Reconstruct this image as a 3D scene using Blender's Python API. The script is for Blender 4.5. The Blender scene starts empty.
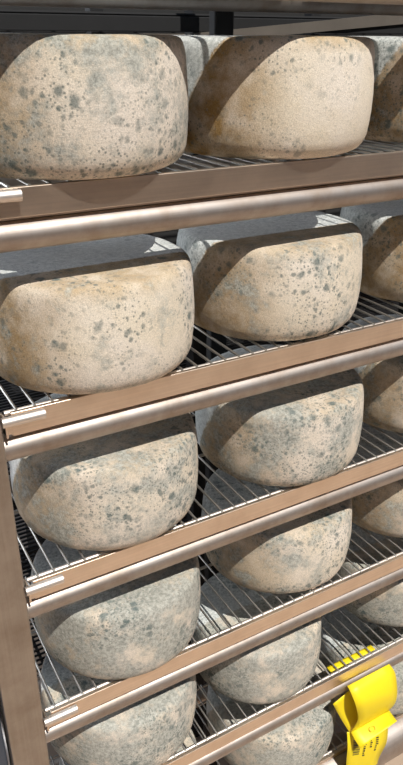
import bpy, bmesh, math, random
from mathutils import Vector, Matrix, noise
random.seed(7)
S = 0.30                    # one shelf pitch in metres
GZ = 6.6                    # shelf-pitch units from the floor up to the second tray
def W(x, y, z): return Vector((x*S, y*S, (z+GZ)*S))
scene = bpy.context.scene
C = scene.collection

# ---------------------------------------------------------------- camera
yaw, pitch, roll, FPX = 0.5203, 0.46159, 0.005136, 693.75
cy, sy, cp, sp = math.cos(yaw), math.sin(yaw), math.cos(pitch), math.sin(pitch)
fwd = Vector((sy*cp, cy*cp, -sp)); rt = Vector((cy, -sy, 0)); up = rt.cross(fwd)
r2 = math.cos(roll)*rt + math.sin(roll)*up
u2 = -math.sin(roll)*rt + math.cos(roll)*up
cam_d = bpy.data.cameras.new('camera'); cam = bpy.data.objects.new('camera', cam_d); C.objects.link(cam)
M = Matrix((r2, u2, -fwd)).transposed().to_4x4()
M.translation = W(-0.57205, -2.8416, 0.53906)
cam.matrix_world = M
cam_d.sensor_fit = 'VERTICAL'; cam_d.sensor_height = 24.0; cam_d.lens = 24.0*FPX/765.0
cam_d.clip_start = 0.02
scene.camera = cam

# ---------------------------------------------------------------- light
w = bpy.data.worlds.new('sky'); scene.world = w; w.use_nodes = True
nt = w.node_tree; nt.nodes.clear()
bg = nt.nodes.new('ShaderNodeBackground'); wo = nt.nodes.new('ShaderNodeOutputWorld')
tc = nt.nodes.new('ShaderNodeTexCoord'); sx = nt.nodes.new('ShaderNodeSeparateXYZ'); cr = nt.nodes.new('ShaderNodeValToRGB')
nt.links.new(tc.outputs['Generated'], sx.inputs[0]); nt.links.new(sx.outputs['Z'], cr.inputs[0])
cr.color_ramp.elements[0].position = 0.0; cr.color_ramp.elements[0].color = (0.80, 0.88, 1.0, 1)
cr.color_ramp.elements[1].position = 0.8; cr.color_ramp.elements[1].color = (0.28, 0.48, 0.90, 1)
nt.links.new(cr.outputs[0], bg.inputs[0]); bg.inputs[1].default_value = 0.25
nt.links.new(bg.outputs[0], wo.inputs[0])
SUN_EL, SUN_AZ = math.radians(58.7), math.radians(3.0)      # sun in front of the rack
sd = bpy.data.lights.new('sun', 'SUN'); so = bpy.data.objects.new('sun', sd); C.objects.link(so)
sdir = Vector((math.sin(SUN_AZ)*math.cos(SUN_EL), -math.cos(SUN_AZ)*math.cos(SUN_EL), math.sin(SUN_EL)))
so.rotation_euler = sdir.to_track_quat('Z', 'Y').to_euler(); so.location = W(0, -10, 10)
sd.energy = 5.3; sd.angle = math.radians(0.53); sd.color = (1.0, 0.965, 0.90)
# cool fill light added behind the rack, to its left, brightening the cheeses
ad = bpy.data.lights.new('back_fill', 'AREA'); ao = bpy.data.objects.new('back_fill', ad); C.objects.link(ao)
ad.shape = 'RECTANGLE'; ad.size = 1.1; ad.size_y = .8; ad.energy = 32; ad.color = (.90, .95, 1.0)
ao.location = W(-1.3, 4.4, 0.3)
ao.rotation_euler = (W(2, .5, -.6) - W(-1.3, 4.4, 0.3)).to_track_quat('-Z', 'Y').to_euler()
scene.view_settings.view_transform = 'Standard'; scene.view_settings.look = 'None'
scene.view_settings.exposure = 0.0; scene.view_settings.gamma = 1.0; scene.view_settings.use_curve_mapping = False

# ---------------------------------------------------------------- materials
def mat(name):
    m = bpy.data.materials.new(name); m.use_nodes = True
    n = m.node_tree.nodes; return m, m.node_tree, n['Principled BSDF']
def N(t, k, **kw):
    n = t.nodes.new(k)
    for a, b in kw.items(): setattr(n, a, b)
    return n
def ramp(t, src, p0, c0, p1, c1):
    r = N(t, 'ShaderNodeValToRGB'); e = r.color_ramp.elements
    e[0].position = p0; e[0].color = c0; e[1].position = p1; e[1].color = c1
    t.links.new(src, r.inputs[0]); return r.outputs[0]
def noise_n(t, vec, scale, detail=3, rough=.55):
    n = N(t, 'ShaderNodeTexNoise'); n.inputs['Scale'].default_value = scale
    n.inputs['Detail'].default_value = detail; n.inputs['Roughness'].default_value = rough
    t.links.new(vec, n.inputs['Vector']); return n
def mixc(t, fac, a, b, blend='MIX'):
    m = N(t, 'ShaderNodeMix', data_type='RGBA', blend_type=blend)
    for sock, v in ((0, fac), (6, a), (7, b)):
        if isinstance(v, (int, float)): m.inputs[sock].default_value = v
        elif isinstance(v, tuple): m.inputs[sock].default_value = v
        else: t.links.new(v, m.inputs[sock])
    return m.outputs[2]
def math_n(t, op, a, b=0.0, c=0.0):
    m = N(t, 'ShaderNodeMath', operation=op); m.use_clamp = False
    for i, v in enumerate((a, b, c)):
        if isinstance(v, (int, float)): m.inputs[i].default_value = v
        else: t.links.new(v, m.inputs[i])
    return m.outputs[0]

def steel(name, base, rough, streak_axis, dirt=0.25):
    m, t, p = mat(name)
    tcn = N(t, 'ShaderNodeTexCoord'); mp = N(t, 'ShaderNodeMapping')
    sc = {'X': (3, 260, 260), 'Z': (260, 260, 3), 'Y': (260, 3, 260)}[streak_axis]
    mp.inputs['Scale'].default_value = sc
    t.links.new(tcn.outputs['Object'], mp.inputs[0])
    br = noise_n(t, mp.outputs[0], 1.0, 4, .6)
    bl = noise_n(t, tcn.outputs['Object'], 14, 5, .65)
    f = ramp(t, bl.outputs[0], .42, (0, 0, 0, 1), .72, (1, 1, 1, 1))
    f = math_n(t, 'MULTIPLY', f, dirt)
    col = mixc(t, f, base, (base[0]*.62, base[1]*.52, base[2]*.42, 1))
    sm = math_n(t, 'MULTIPLY_ADD', br.outputs[0], .30, .85)
    col = mixc(t, 1.0, col, sm, 'MULTIPLY')
    t.links.new(col, p.inputs['Base Color'])
    p.inputs['Metallic'].default_value = 1.0
    rr = math_n(t, 'MULTIPLY_ADD', bl.outputs[0], .22, rough-.11)
    t.links.new(rr, p.inputs['Roughness'])
    b = N(t, 'ShaderNodeBump'); b.inputs['Strength'].default_value = .12; b.inputs['Distance'].default_value = .001
    t.links.new(br.outputs[0], b.inputs['Height']); t.links.new(b.outputs[0], p.inputs['Normal'])
    return m
M_bar = steel('brushed_steel_bar', (.88, .745, .62, 1), .36, 'X')
M_tube = steel('satin_steel_tube', (.47, .42, .385, 1), .54, 'X', .7)
M_post = steel('brushed_steel_post', (.43, .395, .36, 1), .42, 'Z', .5)
M_wire = steel('bright_wire', (.44, .43, .41, 1), .46, 'Y', .4)
M_rod = steel('bright_rod', (.82, .76, .71, 1), .5, 'X', .2)

def cheese_material():
    m, t, p = mat('mould_ripened_rind')
    tcn = N(t, 'ShaderNodeTexCoord'); oi = N(t, 'ShaderNodeObjectInfo')
    off = N(t, 'ShaderNodeVectorMath', operation='SCALE'); off.inputs[3].default_value = 17.0
    cmb = N(t, 'ShaderNodeCombineXYZ')
    for i in range(3): t.links.new(oi.outputs['Random'], cmb.inputs[i])
    t.links.new(cmb.outputs[0], off.inputs[0])
    add = N(t, 'ShaderNodeVectorMath', operation='ADD')
    t.links.new(tcn.outputs['Object'], add.inputs[0]); t.links.new(off.outputs[0], add.inputs[1])
    V = add.outputs[0]
    at = N(t, 'ShaderNodeAttribute', attribute_type='OBJECT', attribute_name='mould')
    mould = at.outputs['Fac']
    sep = N(t, 'ShaderNodeSeparateXYZ'); t.links.new(tcn.outputs['Object'], sep.inputs[0])
    # rind: cream, pink-beige and ochre areas
    n1 = noise_n(t, V, 9, 3); n2 = noise_n(t, V, 22, 4, .6); n3 = noise_n(t, V, 150, 4, .7); n4 = noise_n(t, V, 650, 3, .7)
    base = mixc(t, ramp(t, n1.outputs[0], .38, (0,0,0,1), .62, (1,1,1,1)), (.69, .615, .49, 1), (.73, .665, .58, 1))
    base = mixc(t, math_n(t, 'MULTIPLY', ramp(t, n2.outputs[0], .5, (0,0,0,1), .72, (1,1,1,1)), .45), base, (.655, .55, .395, 1))
    base = mixc(t, math_n(t, 'MULTIPLY', mould, .55), base, (.66, .565, .475, 1))
    # ochre rind, with brown shade painted in, on the left flank and shoulder
    lf = N(t, 'ShaderNodeMapRange'); t.links.new(sep.outputs['X'], lf.inputs[0])
    lf.inputs[1].default_value = -.20*S; lf.inputs[2].default_value = -.46*S
    sh = N(t, 'ShaderNodeMapRange'); t.links.new(sep.outputs['Z'], sh.inputs[0])
    sh.inputs[1].default_value = .47*S; sh.inputs[2].default_value = .54*S
    oc = math_n(t, 'MAXIMUM', lf.outputs[0], math_n(t, 'MULTIPLY', sh.outputs[0], .75))
    oc = math_n(t, 'MULTIPLY', oc, ramp(t, n2.outputs[0], .30, (.35,.35,.35,1), .58, (1,1,1,1)))
    och = N(t, 'ShaderNodeAttribute', attribute_type='OBJECT', attribute_name='ochre')
    base = mixc(t, math_n(t, 'MULTIPLY', oc, och.outputs['Fac']), base, (.29, .175, .055, 1))
    # blue-grey bloom in drifting patches
    s = math_n(t, 'ADD', math_n(t, 'MULTIPLY', n2.outputs[0], .40), math_n(t, 'MULTIPLY', noise_n(t, V, 70, 5, .75).outputs[0], .35))
    s = math_n(t, 'ADD', s, math_n(t, 'MULTIPLY', noise_n(t, V, 11, 3, .5).outputs[0], .25))
    th = math_n(t, 'SUBTRACT', .62, math_n(t, 'MULTIPLY', mould, .27))
    bloom = math_n(t, 'MULTIPLY', math_n(t, 'SUBTRACT', s, th), 9.0)
    cl = N(t, 'ShaderNodeClamp'); t.links.new(bloom, cl.inputs[0]); bloom = cl.outputs[0]
    # light over the wheel's back painted in grey, ending on the sun's slant
    be = N(t, 'ShaderNodeAttribute', attribute_type='OBJECT', attribute_name='lit_edge')
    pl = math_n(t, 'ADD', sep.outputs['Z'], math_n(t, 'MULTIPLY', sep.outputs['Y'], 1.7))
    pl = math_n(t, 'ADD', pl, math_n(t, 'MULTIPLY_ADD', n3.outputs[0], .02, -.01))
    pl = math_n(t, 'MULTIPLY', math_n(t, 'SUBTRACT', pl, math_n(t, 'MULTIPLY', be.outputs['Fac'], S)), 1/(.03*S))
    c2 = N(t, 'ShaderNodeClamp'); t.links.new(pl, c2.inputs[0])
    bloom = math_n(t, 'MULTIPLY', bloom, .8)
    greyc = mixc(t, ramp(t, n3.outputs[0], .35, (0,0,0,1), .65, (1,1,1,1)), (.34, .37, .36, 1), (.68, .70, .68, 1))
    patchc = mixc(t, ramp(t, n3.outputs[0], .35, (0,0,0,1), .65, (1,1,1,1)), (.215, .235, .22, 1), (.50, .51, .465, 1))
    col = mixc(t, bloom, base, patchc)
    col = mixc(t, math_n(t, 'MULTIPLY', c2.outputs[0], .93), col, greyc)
    # round blue-green colonies
    def spots(scale, r0, r1, keep, colr, strength):
        warp = N(t, 'ShaderNodeVectorMath', operation='ADD')
        wn = noise_n(t, V, scale*1.7, 3); ws = N(t, 'ShaderNodeVectorMath', operation='SCALE'); ws.inputs[3].default_value = .55/scale
        t.links.new(wn.outputs['Color'], ws.inputs[0]); t.links.new(V, warp.inputs[0]); t.links.new(ws.outputs[0], warp.inputs[1])
        vo = N(t, 'ShaderNodeTexVoronoi'); vo.inputs['Scale'].default_value = scale
        t.links.new(warp.outputs[0], vo.inputs['Vector'])
        d = ramp(t, vo.outputs['Distance'], r0, (1,1,1,1), r1, (0,0,0,1))
        sc = N(t, 'ShaderNodeSeparateColor'); t.links.new(vo.outputs['Color'], sc.inputs[0])
        k = math_n(t, 'LESS_THAN', sc.outputs[0], math_n(t, 'ADD', keep*.35, math_n(t, 'MULTIPLY', mould, keep*1.3)))
        cluster = ramp(t, noise_n(t, V, 8, 2).outputs[0], .42, (0,0,0,1), .58, (1,1,1,1))
        f = math_n(t, 'MULTIPLY', math_n(t, 'MULTIPLY', d, k), math_n(t, 'MULTIPLY', cluster, strength))
        return f, colr
    for args in ((42, .18, .36, .5, (.085, .125, .125, 1), .72), (85, .18, .38, .6, (.10, .135, .13, 1), .7), (200, .15, .42, .8, (.11, .14, .13, 1), .75)):
        f, cc = spots(*args); col = mixc(t, f, col, cc)
    # woven fleck of the cloth-pressed rind
    fl = math_n(t, 'MULTIPLY_ADD', n4.outputs[0], 1.3, .34)
    col = mixc(t, 1.0, col, fl, 'MULTIPLY')
    col = mixc(t, 1.0, col, math_n(t, 'MULTIPLY_ADD', mould, -.16, 1.04), 'MULTIPLY')
    t.links.new(col, p.inputs['Base Color']); p.inputs['Roughness'].default_value = .93
    p.inputs['Specular IOR Level'].default_value = .15
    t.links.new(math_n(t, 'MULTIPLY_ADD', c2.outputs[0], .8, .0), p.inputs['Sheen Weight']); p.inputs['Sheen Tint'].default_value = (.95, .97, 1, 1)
    b = N(t, 'ShaderNodeBump'); b.inputs['Strength'].default_value = .55; b.inputs['Distance'].default_value = .0014
    hh = math_n(t, 'ADD', n3.outputs[0], math_n(t, 'MULTIPLY', n4.outputs[0], .6))
    t.links.new(hh, b.inputs['Height']); t.links.new(b.outputs[0], p.inputs['Normal'])
    return m
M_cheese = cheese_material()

def plain(name, c, rough=.8, var=.12, scale=5, metal=0):
    m, t, p = mat(name); tcn = N(t, 'ShaderNodeTexCoord')
    n = noise_n(t, tcn.outputs['Object'], scale, 5, .6)
    k = math_n(t, 'MULTIPLY_ADD', n.outputs[0], var*2, 1-var)
    t.links.new(mixc(t, 1.0, c, k, 'MULTIPLY'), p.inputs['Base Color'])
    p.inputs['Roughness'].default_value = rough; p.inputs['Metallic'].default_value = metal
    return m
M_floor = plain('sunlit_concrete', (.41, .305, .225, 1), .9, .15, 2)
M_dark = plain('dark_painted_wall', (.018, .018, .018, 1), .9, .2, 3)
M_beam = plain('weathered_timber', (.115, .098, .082, 1), .8, .3, 14)
M_yard = plain('brown_rendered_wall', (.26, .19, .14, 1), .9, .15, 2)
M_darkmetal = plain('dark_steel', (.010, .010, .011, 1), .9, .2, 20)
M_blue = plain('bluish_dark_steel', (.045, .055, .075, 1), .5, .2, 20)
M_yellow = plain('yellow_card', (.80, .62, .01, 1), .5, .03, 30)
M_ink = plain('black_ink', (.02, .02, .015, 1), .6, .05, 30)
M_stamp = plain('ochre_stamp', (.72, .55, .02, 1), .6, .05, 30)

# ---------------------------------------------------------------- mesh helpers (shelf-pitch units in, metres out)
def link(name, bm, m, parent=None, origin=(0, 0, -GZ), smooth=True, bevel=0):
    me = bpy.data.meshes.new(name)
    for v in bm.verts: v.co *= S
    bmesh.ops.recalc_face_normals(bm, faces=bm.faces)
    bm.to_mesh(me); bm.free(); me.materials.append(m)
    if smooth:
        for p in me.polygons: p.use_smooth = True
        me.set_sharp_from_angle(angle=math.radians(50))
    o = bpy.data.objects.new(name, me); C.objects.link(o)
    if parent: o.parent = parent; o.location = Vector(origin)*S
    else: o.location = W(*origin)
    if bevel:
        b = o.modifiers.new('bevel', 'BEVEL'); b.width = bevel*S; b.segments = 3; b.limit_method = 'ANGLE'
        b.harden_normals = False
    return o
def thing(name, label, cat, group=None, loc=(0, 0, 0)):
    o = bpy.data.objects.new(name, None); C.objects.link(o); o.location = W(*loc); o.empty_display_size = .05
    return tag(o, label, cat, group)
def tag(o, label, cat, group=None):
    o['label'] = label; o['category'] = cat
    if group: o['group'] = group
    return o
def box(bm, x0, x1, y0, y1, z0, z1):
    vs = [bm.verts.new((x, y, z)) for x in (x0, x1) for y in (y0, y1) for z in (z0, z1)]
    for f in ((0,1,3,2), (4,6,7,5), (0,4,5,1), (2,3,7,6), (0,2,6,4), (1,5,7,3)): bm.faces.new([vs[i] for i in f])
def tube(bm, pts, r, seg=12, cap=True):
    pts = [Vector(p) for p in pts]; rings = []
    for i, p in enumerate(pts):
        d = (pts[min(i+1, len(pts)-1)] - pts[max(i-1, 0)]).normalized()
        a = d.cross(Vector((0, 0, 1)));
        if a.length < .1: a = d.cross(Vector((0, 1, 0)))
        a.normalize(); b = d.cross(a)
        rings.append([bm.verts.new(p + r*(math.cos(t)*a + math.sin(t)*b)) for t in [2*math.pi*k/seg for k in range(seg)]])
    for A, B in zip(rings, rings[1:]):
        for k in range(seg): bm.faces.new((A[k], A[(k+1) % seg], B[(k+1) % seg], B[k]))
    if cap: bm.faces.new(rings[0][::-1]).material_index = 0; bm.faces.new(rings[-1])
def structure(o): o['kind'] = 'structure'; return o

# ---------------------------------------------------------------- setting
L = 4.85
bm = bmesh.new(); box(bm, -30, 30, -22, 12, -.3, 0); structure(link('floor', bm, M_floor, origin=(0, 0, -GZ), smooth=False))
bm = bmesh.new(); box(bm, 1.25, 30, 5.0, 5.5, 0, 14); structure(link('wall_back', bm, M_dark, origin=(0, 0, -GZ), smooth=False))
bm = bmesh.new(); box(bm, 3.1, 4.9, 4.9, 5.0, .56+GZ, .66+GZ); structure(link('trim_1', bm, M_beam, origin=(0, 0, -GZ), smooth=False))
bm = bmesh.new(); box(bm, -30, 30, -22.5, -22, 0, 12); structure(link('wall_front', bm, M_yard, origin=(0, 0, -GZ), smooth=False))

# ---------------------------------------------------------------- the rack
rack = thing('cheese_rack', 'brushed stainless steel rack of posts and round rails holding the cheese trays', 'rack', loc=(0, 0, -GZ))
RZ = [0.955, 0, -1, -2, -3, -4, -5]
RY = [-0.14, 0, 0, 0, 0, 0, 0]
PH = 9.2
def post(x0, x1, y0, y1, m=None):
    bm = bmesh.new(); box(bm, x0, x1, y0, y1, 0, PH)
    link('post', bm, m or M_post, rack, origin=(0, 0, 0), smooth=False, bevel=.014)
post(-.207, 0, -.03, .14); post(L, L+.265, -.03, .14)
post(-.207, 0, 1.14, 1.30, M_post); post(L, L+.265, 1.14, 1.30); post(1.86, 2.0, 1.26, 1.34, M_darkmetal)
for z, y0 in zip(RZ, RY):
    for yy in (y0+.055, 1.22):
        big = z == -5 and yy < 1
        bm = bmesh.new(); tube(bm, [(L*i/8, yy, z-(.262 if big else .208)+GZ) for i in range(9)], .20 if big else .0665, 36, False)
        link('rail', bm, M_tube, rack, origin=(0, 0, 0))
    for x in (-.105, L+.13):
        bm = bmesh.new(); tube(bm, [(x, .14, z-.205+GZ), (x, 1.14, z-.205+GZ)], .05, 20, False)
        link('side_rail', bm, M_tube, rack, origin=(0, 0, 0))

# ---------------------------------------------------------------- wire trays
tray_labels = ['topmost wire tray, cropped by the upper edge above all the cheeses',
 'wire tray with wide steel front bar under the uppermost visible cheeses',
 'wire tray carrying the second visible row of cheeses from the top',
 'wire tray carrying the third visible row of cheeses, middle of the rack',
 'wire tray carrying the fourth visible row of cheeses',
 'wire tray with the yellow tag hanging from its front bar',
 'lowest visible wire tray, behind the end of the yellow tag']
for i, z in enumerate(RZ):
    y0 = RY[i]
    t = thing('wire_tray', tray_labels[i], 'tray', 'wire trays of the rack', loc=(0, 0, z))
    O = (0, 0, 0)
    bm = bmesh.new()
    # folded steel strip: tall front face with a short lip turned back at the top
    bh = .045 if i == 6 else .125
    prof = [(-.002+y0, -bh), (y0-.002, -.004), (y0+.022, -.004), (y0+.022, -.012), (y0+.009, -.012), (y0+.009, -bh+.006), (y0+.06, -bh+.006), (y0+.06, -bh-.0165), (y0+.035, -bh-.0165), (y0+.035, -bh)]
    rings = [[bm.verts.new((x, a, b)) for a, b in prof] for x in (.05, L-.05)]
    for k in range(len(prof)): bm.faces.new((rings[0][k], rings[0][(k+1) % len(prof)], rings[1][(k+1) % len(prof)], rings[1][k]))
    bm.faces.new(rings[0]); bm.faces.new(rings[1][::-1])
    link('front_bar', bm, M_bar, t, origin=O, smooth=False, bevel=.003)
    bm = bmesh.new()
    x = .085
    while x < L-.05:
        tube(bm, [(x, y0+.030, -.03), (x, y0+.030, -.013), (x, y0+.040, -.008), (x, .6, -.008), (x, 1.19, -.008)], .0075, 8)
        x += .0875
    link('grid_wires', bm, M_wire, t, origin=O)
    for yy, zz, r in ((y0+.042, -.021, .0135), (.66, -.028, .011), (1.02, -.028, .011), (1.18, -.026, .010)):
        bm = bmesh.new(); tube(bm, [(.03, yy, zz), (L-.03, yy, zz)], r, 10)
        link('cross_rod', bm, M_rod if yy < .2 else M_wire, t, origin=O)
    bm = bmesh.new(); tube(bm, [(.0, y0-.029, -.029), (.06, y0-.029, -.029), (.20, y0-.029, -.029)], .0245, 20)
    link('stub_rod', bm, M_rod, t, origin=O)
    bm = bmesh.new(); box(bm, .012, .05, y0-.016, y0+.02, -.105, -.045); box(bm, .012, .024, y0-.03, y0+.06, -.115, -.02)
    link('end_bracket', bm, M_bar, t, origin=O, smooth=False, bevel=.004)

# ---------------------------------------------------------------- cheese wheels
PR = [(.0, .0), (.30, .0), (.44, .0), (.48, .006), (.512, .022), (.535, .048), (.549, .085), (.556, .14), (.56, .20), (.562, .28), (.558, .35),
      (.554, .41), (.550, .46), (.545, .495), (.538, .520), (.528, .535), (.513, .544), (.49, .548), (.44, .549), (.25, .549), (0, .549)]
def wheel(x, y, z, s, h, mould, label, group, seed, lit_edge, ochre):
    bm = bmesh.new(); seg = 72; rings = []
    for r, hh in PR:
        if r == 0: rings.append([bm.verts.new((0, 0, hh*h))]); continue
        ring = []
        for k in range(seg):
            a = 2*math.pi*k/seg
            n = noise.noise(Vector((math.cos(a)*1.3+seed*7.1, math.sin(a)*1.3, hh*3.0)))
            n2 = noise.noise(Vector((math.cos(a)*5+seed*3.3, math.sin(a)*5, hh*14)))
            rr = r*s*(1 + .012*n + .005*n2)
            dz = .006*noise.noise(Vector((math.cos(a)*2*r+seed, math.sin(a)*2*r, 5))) if hh > .3 else 0
            ring.append(bm.verts.new((rr*math.cos(a), rr*math.sin(a), hh*h + dz)))
        rings.append(ring)
    for A, B in zip(rings, rings[1:]):
        if len(A) == 1:
            for k in range(seg): bm.faces.new((A[0], B[(k+1) % seg], B[k]))
        elif len(B) == 1:
            for k in range(seg): bm.faces.new((A[k], A[(k+1) % seg], B[0]))
        else:
            for k in range(seg): bm.faces.new((A[k], A[(k+1) % seg], B[(k+1) % seg], B[k]))
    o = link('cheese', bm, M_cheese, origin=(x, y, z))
    o['mould'] = mould; o['lit_edge'] = lit_edge; o['ochre'] = ochre
    return tag(o, label, 'cheese', group)
G = ['cheese wheels on the topmost tray', 'cheese wheels on the uppermost visible tray', 'cheese wheels in the second visible row', 'cheese wheels in the third visible row',
     'cheese wheels in the fourth visible row', 'cheese wheels in the fifth visible row', 'cheese wheels on the lowest tray']
wheels = [
 (0, .60, .50, 1, 1, .5, 'cheese wheel on the topmost tray, above the left cream wheel'),
 (0, 1.78, .50, 1, 1, .5, 'cheese wheel on the topmost tray, above the second cream wheel'),
 (0, 2.96, .50, 1, 1, .5, 'cheese wheel on the topmost tray, third along from the left'),
 (0, 4.14, .50, 1, 1, .5, 'cheese wheel on the topmost tray, last on the right'),
 (1, .575, .44, 1, 1, .5, 'big cream cheese wheel at top left, dark mould at its left side'),
 (1, 1.695, .465, 1.0, 1, .22, 'pale cream cheese wheel in the uppermost row, clustered blue spots near its shadow edge'),
 (1, 2.86, .50, 1, 1, .45, 'cheese wheel cut by the right edge in the uppermost row'),
 (1, 4.05, .50, 1, 1, .45, 'cheese wheel in the uppermost row, far right behind the others'),
 (2, .598, .43, 1, 1, .35, 'large yellowish cheese wheel at left of the second row, bulging over the bar'),
 (2, 1.793, .506, 1, 1, .42, 'cheese wheel in the second row, right of the yellowish one, grey speckled face'),
 (2, 3.05, .50, 1, 1, .42, 'cheese wheel cut by the right edge in the second row'),
 (2, 4.2, .50, 1, 1, .42, 'cheese wheel in the second row, far right behind the others'),
 (3, .658, .469, .98, 1, .62, 'cheese wheel at left of the third row, blue-green spots over a pinkish face'),
 (3, 1.912, .472, 1, 1, .66, 'cheese wheel in the third row, middle, grey-green mottled face'),
 (3, 3.15, .50, 1, 1, .5, 'cheese wheel cut by the right edge in the third row'),
 (3, 4.3, .50, 1, 1, .5, 'cheese wheel in the third row, far right behind the others'),
 (4, .675, .458, .98, 1, .85, 'greyest cheese wheel beside the left post in the fourth row'),
 (4, 2.012, .552, 1, 1, .55, 'pinkish-grey cheese wheel in the middle of the fourth row'),
 (4, 3.25, .555, 1, 1, .55, 'cheese wheel cut by the right edge in the fourth row'),
 (5, .666, .52, 1, 1, .85, 'blue-grey cheese wheel at the bottom left, cropped by the lower edge'),
 (5, 1.835, .491, .925, 1, .85, 'smaller grey cheese wheel in the fifth row, left of the yellow tag'),
 (5, 3.33, .57, 1, 1, .8, 'cheese wheel in the fifth row at the right edge, above the yellow tag'),
 (6, .70, .50, 1, 1, .8, 'cheese wheel on the lowest tray, below the bottom left one'),
 (6, 2.047, .496, 1, 1, .85, 'grey cheese wheel at the bottom edge, just left of the yellow tag'),
 (6, 3.28, .50, 1, 1, .85, 'cheese wheel on the lowest tray, behind the yellow tag'),
]
for i, (row, x, y, s, h, mo, lab) in enumerate(wheels):
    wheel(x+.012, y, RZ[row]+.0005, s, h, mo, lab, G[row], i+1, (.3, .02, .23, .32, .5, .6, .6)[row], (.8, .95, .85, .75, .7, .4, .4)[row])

# ---------------------------------------------------------------- dark storage rack standing behind
rr = thing('storage_rack', 'dark steel storage rack standing in the shade behind the cheeses', 'rack', loc=(0, 0, -GZ))
for x in (-.4, 1.98, 4.4, 6.8):
    for y in (1.75, 3.6):
        bm = bmesh.new(); box(bm, x, x+.13, y, y+.13, 0, 8.6)
        link('post', bm, M_darkmetal, rr, origin=(0, 0, 0), smooth=False, bevel=.01)
for z in (.66, -.45, -1.55, -2.65, -3.75, -4.85):
    for y in (1.70, 3.75):
        bm = bmesh.new(); box(bm, -.4, 6.9, y-.03, y+.01, z-.09+GZ, z+GZ)
        link('shelf_rail', bm, M_darkmetal, rr, origin=(0, 0, 0), smooth=False, bevel=.006)
    bm = bmesh.new()
    for k in range(34):
        y = 1.73+.06*k; tube(bm, [(-.38, y, z+.01+GZ), (6.88, y, z+.01+GZ)], .012, 6)
    for k in range(19): tube(bm, [(-.3+.395*k, 1.7, z-.012+GZ), (-.3+.395*k, 3.76, z-.012+GZ)], .016, 6)
    link('wire_shelf', bm, M_darkmetal, rr, origin=(0, 0, 0))

bm = bmesh.new(); y = 1.655
vs = [bm.verts.new((a, b, c+GZ)) for b in (y, y+.03) for a, c in ((1.9, .50), (6.8, .86), (6.8, .97), (1.9, .56))]
bm.faces.new(vs[:4]); bm.faces.new(vs[4:][::-1])
for k in range(4): bm.faces.new((vs[k], vs[(k+1) % 4], vs[4+(k+1) % 4], vs[4+k]))
link('brace', bm, M_beam, rr, origin=(0, 0, 0), smooth=False)
bm = bmesh.new(); box(bm, -.52, -.225, .05, .22, 0, 8.4)
tag(link('steel_upright', bm, M_blue, origin=(0, 0, -GZ), smooth=False, bevel=.012), 'dark bluish steel upright standing left of the rack post, bottom left corner', 'post')

# ---------------------------------------------------------------- yellow tag
tg = thing('hanging_tag', 'bright yellow curled card tag hanging from the fifth tray bar at lower right', 'tag', loc=(0, 0, -4))
def sheet(name, left, right, m, parent, n=14, th=.004, sub=1, push=0):
    """a thin card lofted between two edge curves"""
    def res(pts, k):
        pts = [Vector(p) for p in pts]
        if len(pts) == 2: return [pts[0].lerp(pts[1], i/(k-1)) for i in range(k)]
        out = []
        for i in range(k):
            u = i/(k-1)*(len(pts)-1); j = min(int(u), len(pts)-2); f = u-j
            p0 = pts[max(j-1, 0)]; p1 = pts[j]; p2 = pts[j+1]; p3 = pts[min(j+2, len(pts)-1)]
            out.append(.5*((2*p1)+(p2-p0)*f+(2*p0-5*p1+4*p2-p3)*f*f+(3*p1-p0-3*p2+p3)*f**3))
        return out
    A, B = res(left, n), res(right, n); bm = bmesh.new(); cols = 6; g = []
    for a, b in zip(A, B): g.append([bm.verts.new(a.lerp(b, c/(cols-1)) + Vector((0, push, 4))) for c in range(cols)])
    for i in range(n-1):
        for c in range(cols-1): bm.faces.new((g[i][c], g[i][c+1], g[i+1][c+1], g[i+1][c]))
    o = link(name, bm, m, parent, origin=(0, 0, 0))
    so_ = o.modifiers.new('thickness', 'SOLIDIFY'); so_.thickness = th*S; so_.offset = 0
    return o
sheet('curled_card', [(2.409, -0.03, -4.139), (2.397, -0.09, -4.149), (2.409, -0.15, -4.242), (2.453, -0.15, -4.411), (2.466, -0.12, -4.55), (2.452, -0.1, -4.638)], [(2.858, -0.03, -4.14), (2.878, -0.09, -4.197), (2.866, -0.15, -4.329), (2.877, -0.15, -4.457), (2.891, -0.12, -4.572), (2.874, -0.1, -4.634)], M_yellow, tg, 24)
FLAP_L = [(2.452, -0.1, -4.638), (2.447, -0.16, -4.663), (2.459, -0.22, -4.706)]
FLAP_R = [(2.874, -0.1, -4.634), (2.864, -0.16, -4.636), (2.849, -0.22, -4.621)]
fl_ = sheet('lower_flap', FLAP_L, FLAP_R, M_yellow, tg, 8)
sheet('side_fold', [(2.281, -0.025, -4.276), (2.368, -0.05, -4.481), (2.458, -0.085, -4.672)], [(2.441, -0.025, -4.22), (2.595, -0.05, -4.49), (2.704, -0.085, -4.694)], M_yellow, tg, 10)
TAIL_L = [(2.427, -0.08, -4.645), (2.406, -0.13, -4.772), (2.413, -0.14, -5.022), (2.454, -0.14, -5.349)]
TAIL_R = [(2.915, -0.08, -4.835), (2.88, -0.13, -5.016), (2.799, -0.14, -5.19), (2.816, -0.14, -5.451)]
tl_ = sheet('printed_tail', TAIL_L, TAIL_R, M_yellow, tg, 20)
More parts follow.
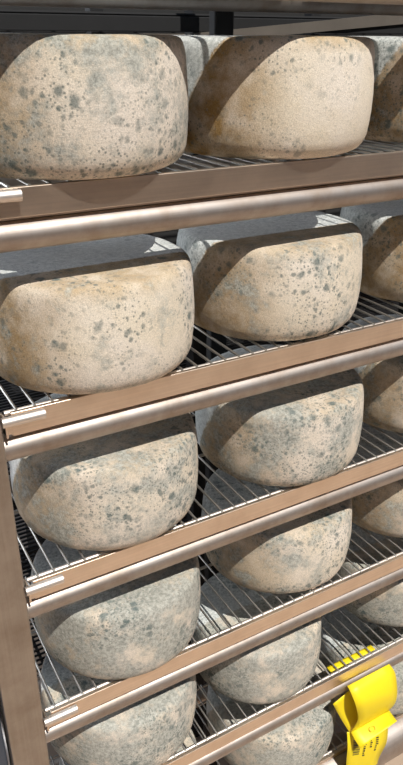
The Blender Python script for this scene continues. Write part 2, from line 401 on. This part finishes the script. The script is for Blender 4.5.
def on_tail(u0, u1, v0, v1):
    """corner points of a small printed patch on the tail; u across, v down"""
    def q(u, v):
        vv = v*2; j = min(int(vv), 1); f = vv-j
        a = Vector(TAIL_L[j]).lerp(Vector(TAIL_L[j+1]), f); b = Vector(TAIL_R[j]).lerp(Vector(TAIL_R[j+1]), f)
        return a.lerp(b, u) + Vector((0, -.009, 4))
    return [q(u0, v0), q(u1, v0), q(u1, v1), q(u0, v1)]
bm = bmesh.new()
vv = .27
for k, wd in enumerate((.012, .006, .016, .006, .010, .018, .006, .012, .006, .014, .008, .016, .006, .012)):      # barcode
    bm.faces.new([bm.verts.new(p) for p in on_tail(.13, .30, vv, vv+wd*1.6)]); vv += wd*1.6+.014
link('barcode', bm, M_ink, tl_, origin=(0, 0, 0), smooth=False)
bm = bmesh.new(); random.seed(3)
for u0, n in ((.40, 9), (.56, 5), (.70, 7)):                                                        # small lines of print
    v = .30
    for k in range(n):
        h_ = random.uniform(.02, .045)
        bm.faces.new([bm.verts.new(p) for p in on_tail(u0, u0+random.uniform(.03, .07), v, v+h_)]); v += h_+.02
link('printed_lines', bm, M_ink, tl_, origin=(0, 0, 0), smooth=False)
# drop-shaped punched tab on the flap
bm = bmesh.new()
c = (Vector(FLAP_L[0])+Vector(FLAP_R[0])+Vector(FLAP_L[2])+Vector(FLAP_R[2]))/4 + Vector((-.02, -.006, 4.012))
ex = (Vector(FLAP_R[1])-Vector(FLAP_L[1])).normalized(); ey = (Vector(FLAP_L[2])-Vector(FLAP_L[0])).normalized()
loop = []
for k in range(25):
    a = 2*math.pi*k/24; r = .024*(1-.35*math.cos(a))
    loop.append(c + ex*math.cos(a)*r*1.2 + ey*math.sin(a)*r*.8)
tube(bm, loop, .005, 6)
link('punched_tab', bm, M_stamp, fl_, origin=(0, 0, 0))
# the card runs back under the bar and lies under the grid wires
sheet('card_end', [(2.31, .07, -4.026), (2.31, .125, -4.026)], [(2.78, .07, -4.026), (2.78, .125, -4.026)], M_yellow, tg, 4)
